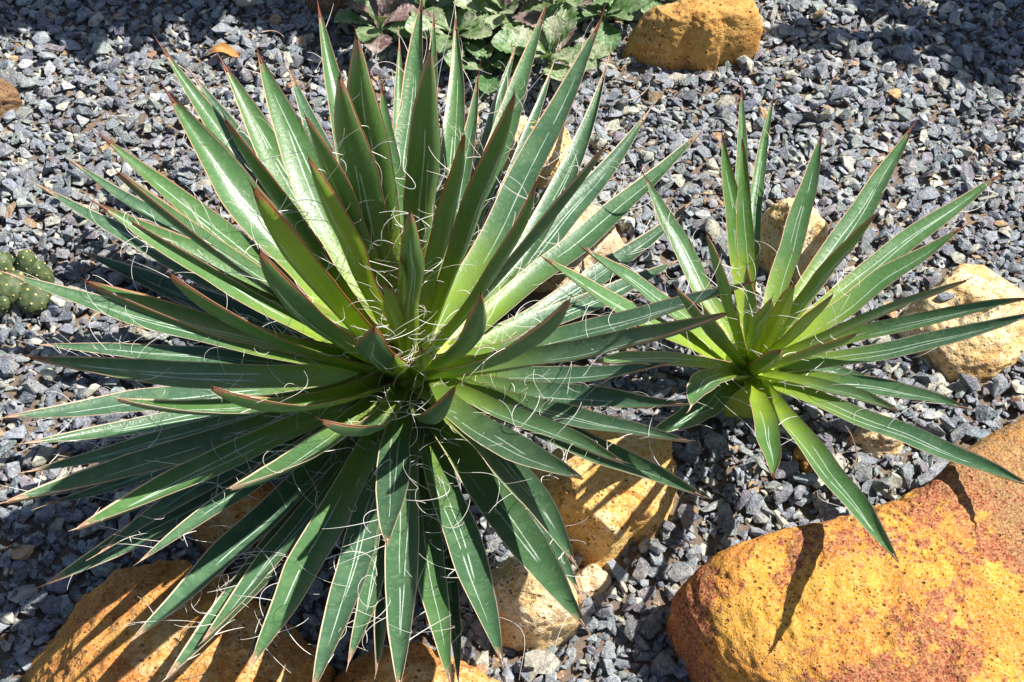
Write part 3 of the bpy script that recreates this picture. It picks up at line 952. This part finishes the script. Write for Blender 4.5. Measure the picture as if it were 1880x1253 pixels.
# ------------------------------------------------------------------ small cactus
def cactus():
    c = at(22, 545, 0.0)
    e = tag(empty('cactus', tuple(c)), 'small lumpy green cactus with yellow spine cushions', 'cactus')
    msk = mat_simple('cactus_skin', (0.040, 0.070, 0.022), (0.095, 0.12, 0.05), 160, 0.6, 0.4, 0.001)
    mar = mat_simple('cactus_areole', (0.50, 0.38, 0.09), (0.55, 0.46, 0.2), 200, 0.8, 0.3, 0.0005)
    rnd = random.Random(4)
    for (px, py, z, rx, rz, an) in [(14, 496, .026, .011, .019, .3), (52, 494, .028, .010, .021, -.4), (76, 504, .022, .009, .016, .8), (16, 530, .020, .017, .015, 0),
                                    (-12, 522, .02, .017, .018, .5), (62, 547, .018, .015, .009, .2), (-20, 500, .022, .014, .020, 0), (0, 550, .018, .013, .011, 0), (36, 512, .02, .014, .014, .1)]:
        p = at(px, py, z) - c
        V = []; F = []; nt, nphi = 22, 12
        for j in range(nphi + 1):
            ph = math.pi * j / nphi
            for i in range(nt):
                a = 2 * math.pi * i / nt
                rr = rx * (math.sin(ph) ** .8) * (1 + .13 * math.sin(6 * a + 5 * ph))
                V.append((rr * math.cos(a + an), rr * math.sin(a + an), rz * math.cos(ph)))
        for j in range(nphi):
            for i in range(nt):
                F.append((j * nt + i, (j + 1) * nt + i, (j + 1) * nt + (i + 1) % nt, j * nt + (i + 1) % nt))
        s = link('stem', mesh('stem', V, F), msk, e)
        s.location = p
        s.rotation_euler = (rnd.uniform(-.4, .4), rnd.uniform(-.4, .4), 0)
        av = []; af = []
        for k in range(24):
            y = 1 - 1.5 * (k + .5) / 24; a = 2.39996 * k + rnd.uniform(-.3, .3)
            r = math.sqrt(max(0, 1 - y * y))
            q = np.array([rx * r * math.cos(a), rx * r * math.sin(a), rz * y]) * 1.02
            nn = q / np.linalg.norm(q)
            sz = .0004 + .0007 * rnd.random() + .0006 * max(0, y)
            b0 = len(av)
            a1 = np.cross(nn, [.3, .2, .9]); a1 /= np.linalg.norm(a1); a2 = np.cross(nn, a1)
            for m in range(5):
                g = 2 * math.pi * m / 5
                av.append(q + sz * (math.cos(g) * a1 + math.sin(g) * a2))
            av.append(q + nn * sz * 1.3)
            for m in range(5):
                af.append((b0 + m, b0 + (m + 1) % 5, b0 + 5))
        tag(link('areoles', mesh('areoles', av, af), mar, s), kind='stuff')


cactus()

# ------------------------------------------------------------------ dry leaf and straw
def dry_leaf():
    c = at(415, 98, 0.014)
    V = []; F = []
    for j in range(12):
        v = j / 11
        w_ = 0.0065 * math.sin(math.pi * min(1, v * .93 + .06)) ** .7
        for i in range(7):
            u = -1 + i / 3
            V.append((0.032 * (v - .5), w_ * u, 0.006 * math.sin(v * 5) + .004 * u * u + .001 * math.sin(9 * v + 3 * u)))
    for j in range(11):
        for i in range(6):
            a = j * 7 + i
            F.append((a, a + 1, a + 8, a + 7))
    o = link('dry_leaf', mesh('dry_leaf', V, F), mat_simple('dry_leaf_tan', (0.55, 0.30, 0.10), (0.42, 0.19, 0.05), 90, 0.7, transl=(0.6, 0.3, 0.08)))
    o.location = c
    o.rotation_euler = (0.2, 0.1, 0.1)
    tag(o, 'curled orange brown dry leaf lying on the gravel', 'leaf')


dry_leaf()

# ------------------------------------------------------------------ taller shrubs just past the bed (they shade it)
M_SHRUB = mat_simple('shrub_leaf', (0.05, 0.12, 0.03), (0.09, 0.18, 0.05), 60, 0.45, transl=(0.2, 0.4, 0.05))
M_TWIG = mat_simple('twig_bark', (0.16, 0.10, 0.06), (0.26, 0.18, 0.11), 80, 0.8)


def shrub(shade_px, zc, spread, nleaf, label, seed):
    rnd = random.Random(seed)
    g = at(*shade_px, 0.0)
    off = np.array(SUNV[:2]) / SUNV[2]
    c = np.array([g[0] + off[0] * zc, g[1] + off[1] * zc, 0.0])
    e = tag(empty('shrub', tuple(c)), label, 'shrub')
    V = []; F = []
    for j in range(10):
        v = j / 9
        for i in range(5):
            u = -1 + i / 2
            V.append((v, .17 * u * math.sin(math.pi * min(1, v * .95 + .04)) ** .8, .10 * v * (1 - v) * 3 + .04 * u * u))
    for j in range(9):
        for i in range(4):
            a = j * 5 + i
            F.append((a, a + 1, a + 6, a + 5))
    lm = mesh('leaf', V, F)
    lm.materials.append(M_SHRUB)
    for b in range(6):
        a = rnd.uniform(0, 6.283); rr = spread * rnd.uniform(.4, 1.0)
        tipp = np.array([rr * math.cos(a), rr * .7 * math.sin(a), zc * rnd.uniform(.85, 1.25)])
        pts = [tipp * np.array([s ** 1.5, s ** 1.5, s]) for s in np.linspace(0, 1, 9)]
        sv, sf = tube(pts, list(np.linspace(.006, .0018, 9)), 6)
        br = link('branch', mesh('branch', sv, sf), M_TWIG, e)
        for k in range(nleaf // 6):
            s = rnd.uniform(.45, 1.0)
            p = tipp * np.array([s ** 1.5, s ** 1.5, s])
            px, py, _ = proj(p + c)
            if py > -60:
                continue
            o = link('leaf', lm, None, br)
            o.location = p
            L = rnd.uniform(.07, .12)
            o.scale = (L, L * 1.2, L)
            o.rotation_euler = (rnd.uniform(-.6, .6), rnd.uniform(-.7, .5), rnd.uniform(0, 6.283))
    return e


shrub((350, -12), .42, .17, 132, 'green leafy shrub growing past the purple leaved rosette', 3)
shrub((70, -35), .42, .14, 96, 'green leafy shrub growing past the dull brown grey stone', 8)
shrub((1770, 20), .42, .13, 84, 'green leafy shrub growing past the honey coloured stone', 5)

# ------------------------------------------------------------------ dry stalks on the gravel
for k, (x, y, ln, a) in enumerate([(60, 862, .035, -.3), (30, 820, .03, .7), (1392, 45, .022, 1.9), (1150, 185, .04, .3), (1330, 330, .04, .1), (1560, 860, .05, .75),
                                   (480, 60, .03, .5), (1600, 330, .03, 1.2)]):
    p = at(x, y, .020)
    rnd = random.Random(k)
    pts = []
    q = np.zeros(3); aa = a
    for i in range(12):
        pts.append(q.copy())
        q = q + np.array([math.cos(aa), math.sin(aa), rnd.uniform(-.06, .06)]) * ln / 11
        aa += rnd.uniform(-.05, .28) * (1 if k % 2 else -1)
    sv, sf = tube(pts, list(np.linspace(.0008, .0004, 12)), 5)
    o = link('dry_stalk', mesh('dry_stalk', sv, sf), M_TWIG if k % 3 else M_SPINE_OLD)
    o.location = p
    tag(o, 'thin dry plant stalk lying on the slate gravel', 'stalk', 'dry stalks scattered on the gravel')

# ------------------------------------------------------------------ gravel
def hull_variants(n, seed):
    r = random.Random(seed)
    out = []
    for k in range(n):
        bm = bmesh.new()
        ax = (1.0, r.uniform(.45, .85), r.uniform(.20, .52))
        for _ in range(r.randint(10, 16)):
            d = Vector((r.gauss(0, 1), r.gauss(0, 1), r.gauss(0, 1))).normalized()
            m = r.uniform(.86, 1.04)
            # push towards a box so the chips break along planes
            g = max(abs(d.x), abs(d.y), abs(d.z))
            d = d / (g ** 0.45)
            bm.verts.new((d.x * ax[0] * m, d.y * ax[1] * m, d.z * ax[2] * m))
        res = bmesh.ops.convex_hull(bm, input=bm.verts)
        junk = [g for g in res['geom_interior'] if isinstance(g, bmesh.types.BMVert)]
        bmesh.ops.delete(bm, geom=junk, context='VERTS')
        bmesh.ops.delete(bm, geom=[v for v in bm.verts if not v.link_faces], context='VERTS')
        bmesh.ops.triangulate(bm, faces=bm.faces)
        bm.verts.ensure_lookup_table()
        bm.verts.index_update()
        V = np.array([v.co[:] for v in bm.verts]); F = np.array([[v.index for v in f.verts] for f in bm.faces])
        out.append((V, F))
        bm.free()
    return out


VAR = hull_variants(60, 12)
PAL = [  # colour, share, label
    ((0.275, 0.300, 0.345), .38, 'slate'), ((0.170, 0.192, 0.235), .17, 'dark'), ((0.250, 0.230, 0.262), .10, 'purple'),
    ((0.300, 0.340, 0.320), .13, 'green'), ((0.58, 0.55, 0.44), .10, 'cream'), ((0.50, 0.30, 0.14), .018, 'ochre'), ((0.42, 0.435, 0.45), .07, 'pale')]
HUE = {'slate': 'bluish grey', 'dark': 'blackish blue', 'purple': 'purplish grey', 'green': 'greenish grey',
       'cream': 'cream coloured', 'ochre': 'orange brown', 'pale': 'pale grey'}
LAND = [(*at(x, y)[:2], r_, n_) for x, y, r_, n_ in [
    (1650, 1180, .22, 'huge golden boulder'), (320, 1200, .14, 'large orange boulder'), (800, 1270, .08, 'low orange stone'),
    (1100, 900, .07, 'angular golden rock'), (975, 1110, .05, 'blunt cream ochre stone'), (1265, 70, .07, 'honey coloured stone'),
    (1450, 440, .03, 'upright golden stone'), (1785, 590, .06, 'rounded cream ochre stone'), (1610, 800, .02, 'small pale ochre stone'),
    (20, 530, .03, 'cactus'), (900, 60, .12, 'leafy ground cover'), (415, 98, .0, 'dry leaf'), (10, 180, .02, 'brown grey stone'),
    (1400, 760, .06, 'small agave'), (450, 640, .20, 'big agave'), (615, 0, .02, 'dark brown stone')]]
cum = np.cumsum([p[1] for p in PAL]); cum /= cum[-1]
HG = 0.0025
X0, X1, Y0, Y1 = -1.15, 1.15, -0.68, 1.05
hf = np.zeros((int((Y1 - Y0) / HG), int((X1 - X0) / HG)), np.float32)
chips = []


def lay(spacing, smin, smax, layer, keep):
    nx = int((X1 - X0) / spacing); ny = int((Y1 - Y0) / spacing)
    gx, gy = np.meshgrid(np.arange(nx), np.arange(ny))
    x = X0 + (gx.ravel() + .5 + rng.uniform(-.48, .48, nx * ny)) * spacing
    y = Y0 + (gy.ravel() + .5 + rng.uniform(-.48, .48, nx * ny)) * spacing
    P = np.stack([x, y, np.zeros_like(x)], 1)
    px, py, dz = proj(P)
    ok = (px > -340) & (px < 2220) & (py > -330) & (py < 1520)
    for poly in FOOT:
        ok &= ~in_poly(x, y, poly)
    dens = np.array([mnoise.noise(Vector((a * 9, b * 9, 5.0 + layer))) for a, b in zip(x, y)])
    ok &= rng.uniform(0, 1, len(x)) < keep + 0.40 * dens
    idx = np.nonzero(ok)[0]
    rng.shuffle(idx)
    for i in idx:
        big = rng.random() ** 2.6
        s = smin + (smax - smin) * big
        vi = int(rng.integers(len(VAR)))
        V = VAR[vi][0]
        yaw = rng.uniform(0, 2 * math.pi)
        ci = int((x[i] - X0) / HG); cj = int((y[i] - Y0) / HG)
        r = max(1, int(s * .62 / HG))
        win = hf[max(0, cj - r):cj + r + 1, max(0, ci - r):ci + r + 1]
        if win.size < 4:
            continue
        hm = float(win.mean()) * .65 + float(win.max()) * .35
        gxx = float(win[:, -1].mean() - win[:, 0].mean()) / (2 * r * HG)
        gyy = float(win[-1].mean() - win[0].mean()) / (2 * r * HG)
        q = Quaternion((0, 0, 1), yaw)
        t1 = Quaternion((1, 0, 0), rng.normal(0, .27) + max(-.6, min(.6, gyy * .7)))
        t2 = Quaternion((0, 1, 0), rng.normal(0, .27) - max(-.6, min(.6, gxx * .7)))
        M = np.array((t1 @ t2 @ q).to_matrix()) * s
        W = V @ M.T
        z = hm - W[:, 2].min() * .72
        top = z + W[:, 2].max() * .8
        rr = max(1, int(s * .5 / HG))
        sl = hf[max(0, cj - rr):cj + rr + 1, max(0, ci - rr):ci + rr + 1]
        np.maximum(sl, top - .001, out=sl)
        k = int(np.searchsorted(cum, rng.random()))
        c = np.array(PAL[k][0]) * rng.uniform(.64, 1.24) + rng.normal(0, .008, 3)
        chips.append([layer, vi, M, np.array([x[i], y[i], z]), np.clip(c, .03, .8), k, s, top, ci, cj, False])


lay(0.0092, .0045, .0100, 0, 1.0)
lay(0.0102, .0040, .0132, 1, .94)
lay(0.0150, .0028, .0125, 2, .66)
lay(0.0120, .0012, .0034, 3, .50)

# the 300 that show largest in the photograph are stones of their own
bpy.context.view_layer.update()
dg = bpy.context.evaluated_depsgraph_get()
cand = []
for n, c in enumerate(chips):
    px, py, dz = proj(c[3])
    if -5 < px < 1885 and -5 < py < 1258 and hf[c[9], c[8]] <= c[7] + .0015 and c[0] in (1, 2):
        cand.append((c[6] / dz, n))
cand.sort(reverse=True)
picked = 0
for _, n in cand:
    c = chips[n]
    d = Vector(c[3] + np.array([0, 0, .003]) - CAM)
    hit, loc, *_r = SC.ray_cast(dg, Vector(CAM), d.normalized())
    if hit and (loc - Vector(CAM)).length < d.length - .012:
        continue
    c[10] = True
    picked += 1
    if picked >= 300:
        break

vme = {}
AV = []; AF = []; AC = []
nv = 0
for c in chips:
    layer, vi, M, pos, colr, k, s, top, ci, cj, single = c
    V, F = VAR[vi]
    if single:
        if vi not in vme:
            vme[vi] = mesh('gravel_chip', V, F, False)
            vme[vi].materials.append(M_CHIPO)
        o = bpy.data.objects.new('gravel_chip', vme[vi])
        COL.objects.link(o)
        m4 = Matrix(M.tolist()).to_4x4()
        m4.translation = Vector(pos)
        o.matrix_world = m4
        o.color = (*colr, 1.0)
        nm = PAL[k][2]
        lm = min(LAND, key=lambda l: np.hypot(l[0] - pos[0], l[1] - pos[1]) - l[2])[3]
        tag(o, 'large ' + HUE[nm] + ' chip in the gravel near the ' + lm, 'stone', 'larger ' + nm + ' chips near the ' + lm)
    else:
        AV.append(V @ M.T + pos)
        AF.append(F + nv)
        AC.append(np.tile(np.append(colr, 1.0), (len(V), 1)))
        nv += len(V)
AV = np.concatenate(AV).astype(np.float32); AF = np.concatenate(AF).astype(np.int32); AC = np.concatenate(AC).astype(np.float32)
gm = bpy.data.meshes.new('gravel')
gm.vertices.add(len(AV)); gm.vertices.foreach_set('co', AV.ravel())
gm.loops.add(AF.size); gm.loops.foreach_set('vertex_index', AF.ravel())
gm.polygons.add(len(AF))
gm.polygons.foreach_set('loop_start', np.arange(0, AF.size, 3, dtype=np.int32))
gm.update(calc_edges=True)
gm.polygons.foreach_set('use_smooth', np.zeros(len(AF), bool))
add_attr(gm, 'col', AC)
gm.validate()
tag(link('gravel', gm, M_CHIP), 'angular grey blue slate gravel covering the ground', 'gravel', kind='stuff')
print('chips', len(chips), 'tris', len(AF), 'single', picked)

# one loose chip that lies on the rounded stone
dg = bpy.context.evaluated_depsgraph_get()
hit, loc, nrm, *_r = SC.ray_cast(dg, Vector(CAM), Vector(ray(1737, 545)))
o = bpy.data.objects.new('gravel_chip', mesh('gravel_chip', VAR[5][0], VAR[5][1], False))
o.data.materials.append(M_CHIPO)
COL.objects.link(o)
o.location = loc + nrm * .003
o.scale = (.009, .009, .008)
o.color = (.20, .22, .26, 1)
tag(o, 'grey slate chip lying on the rounded cream ochre stone', 'stone')
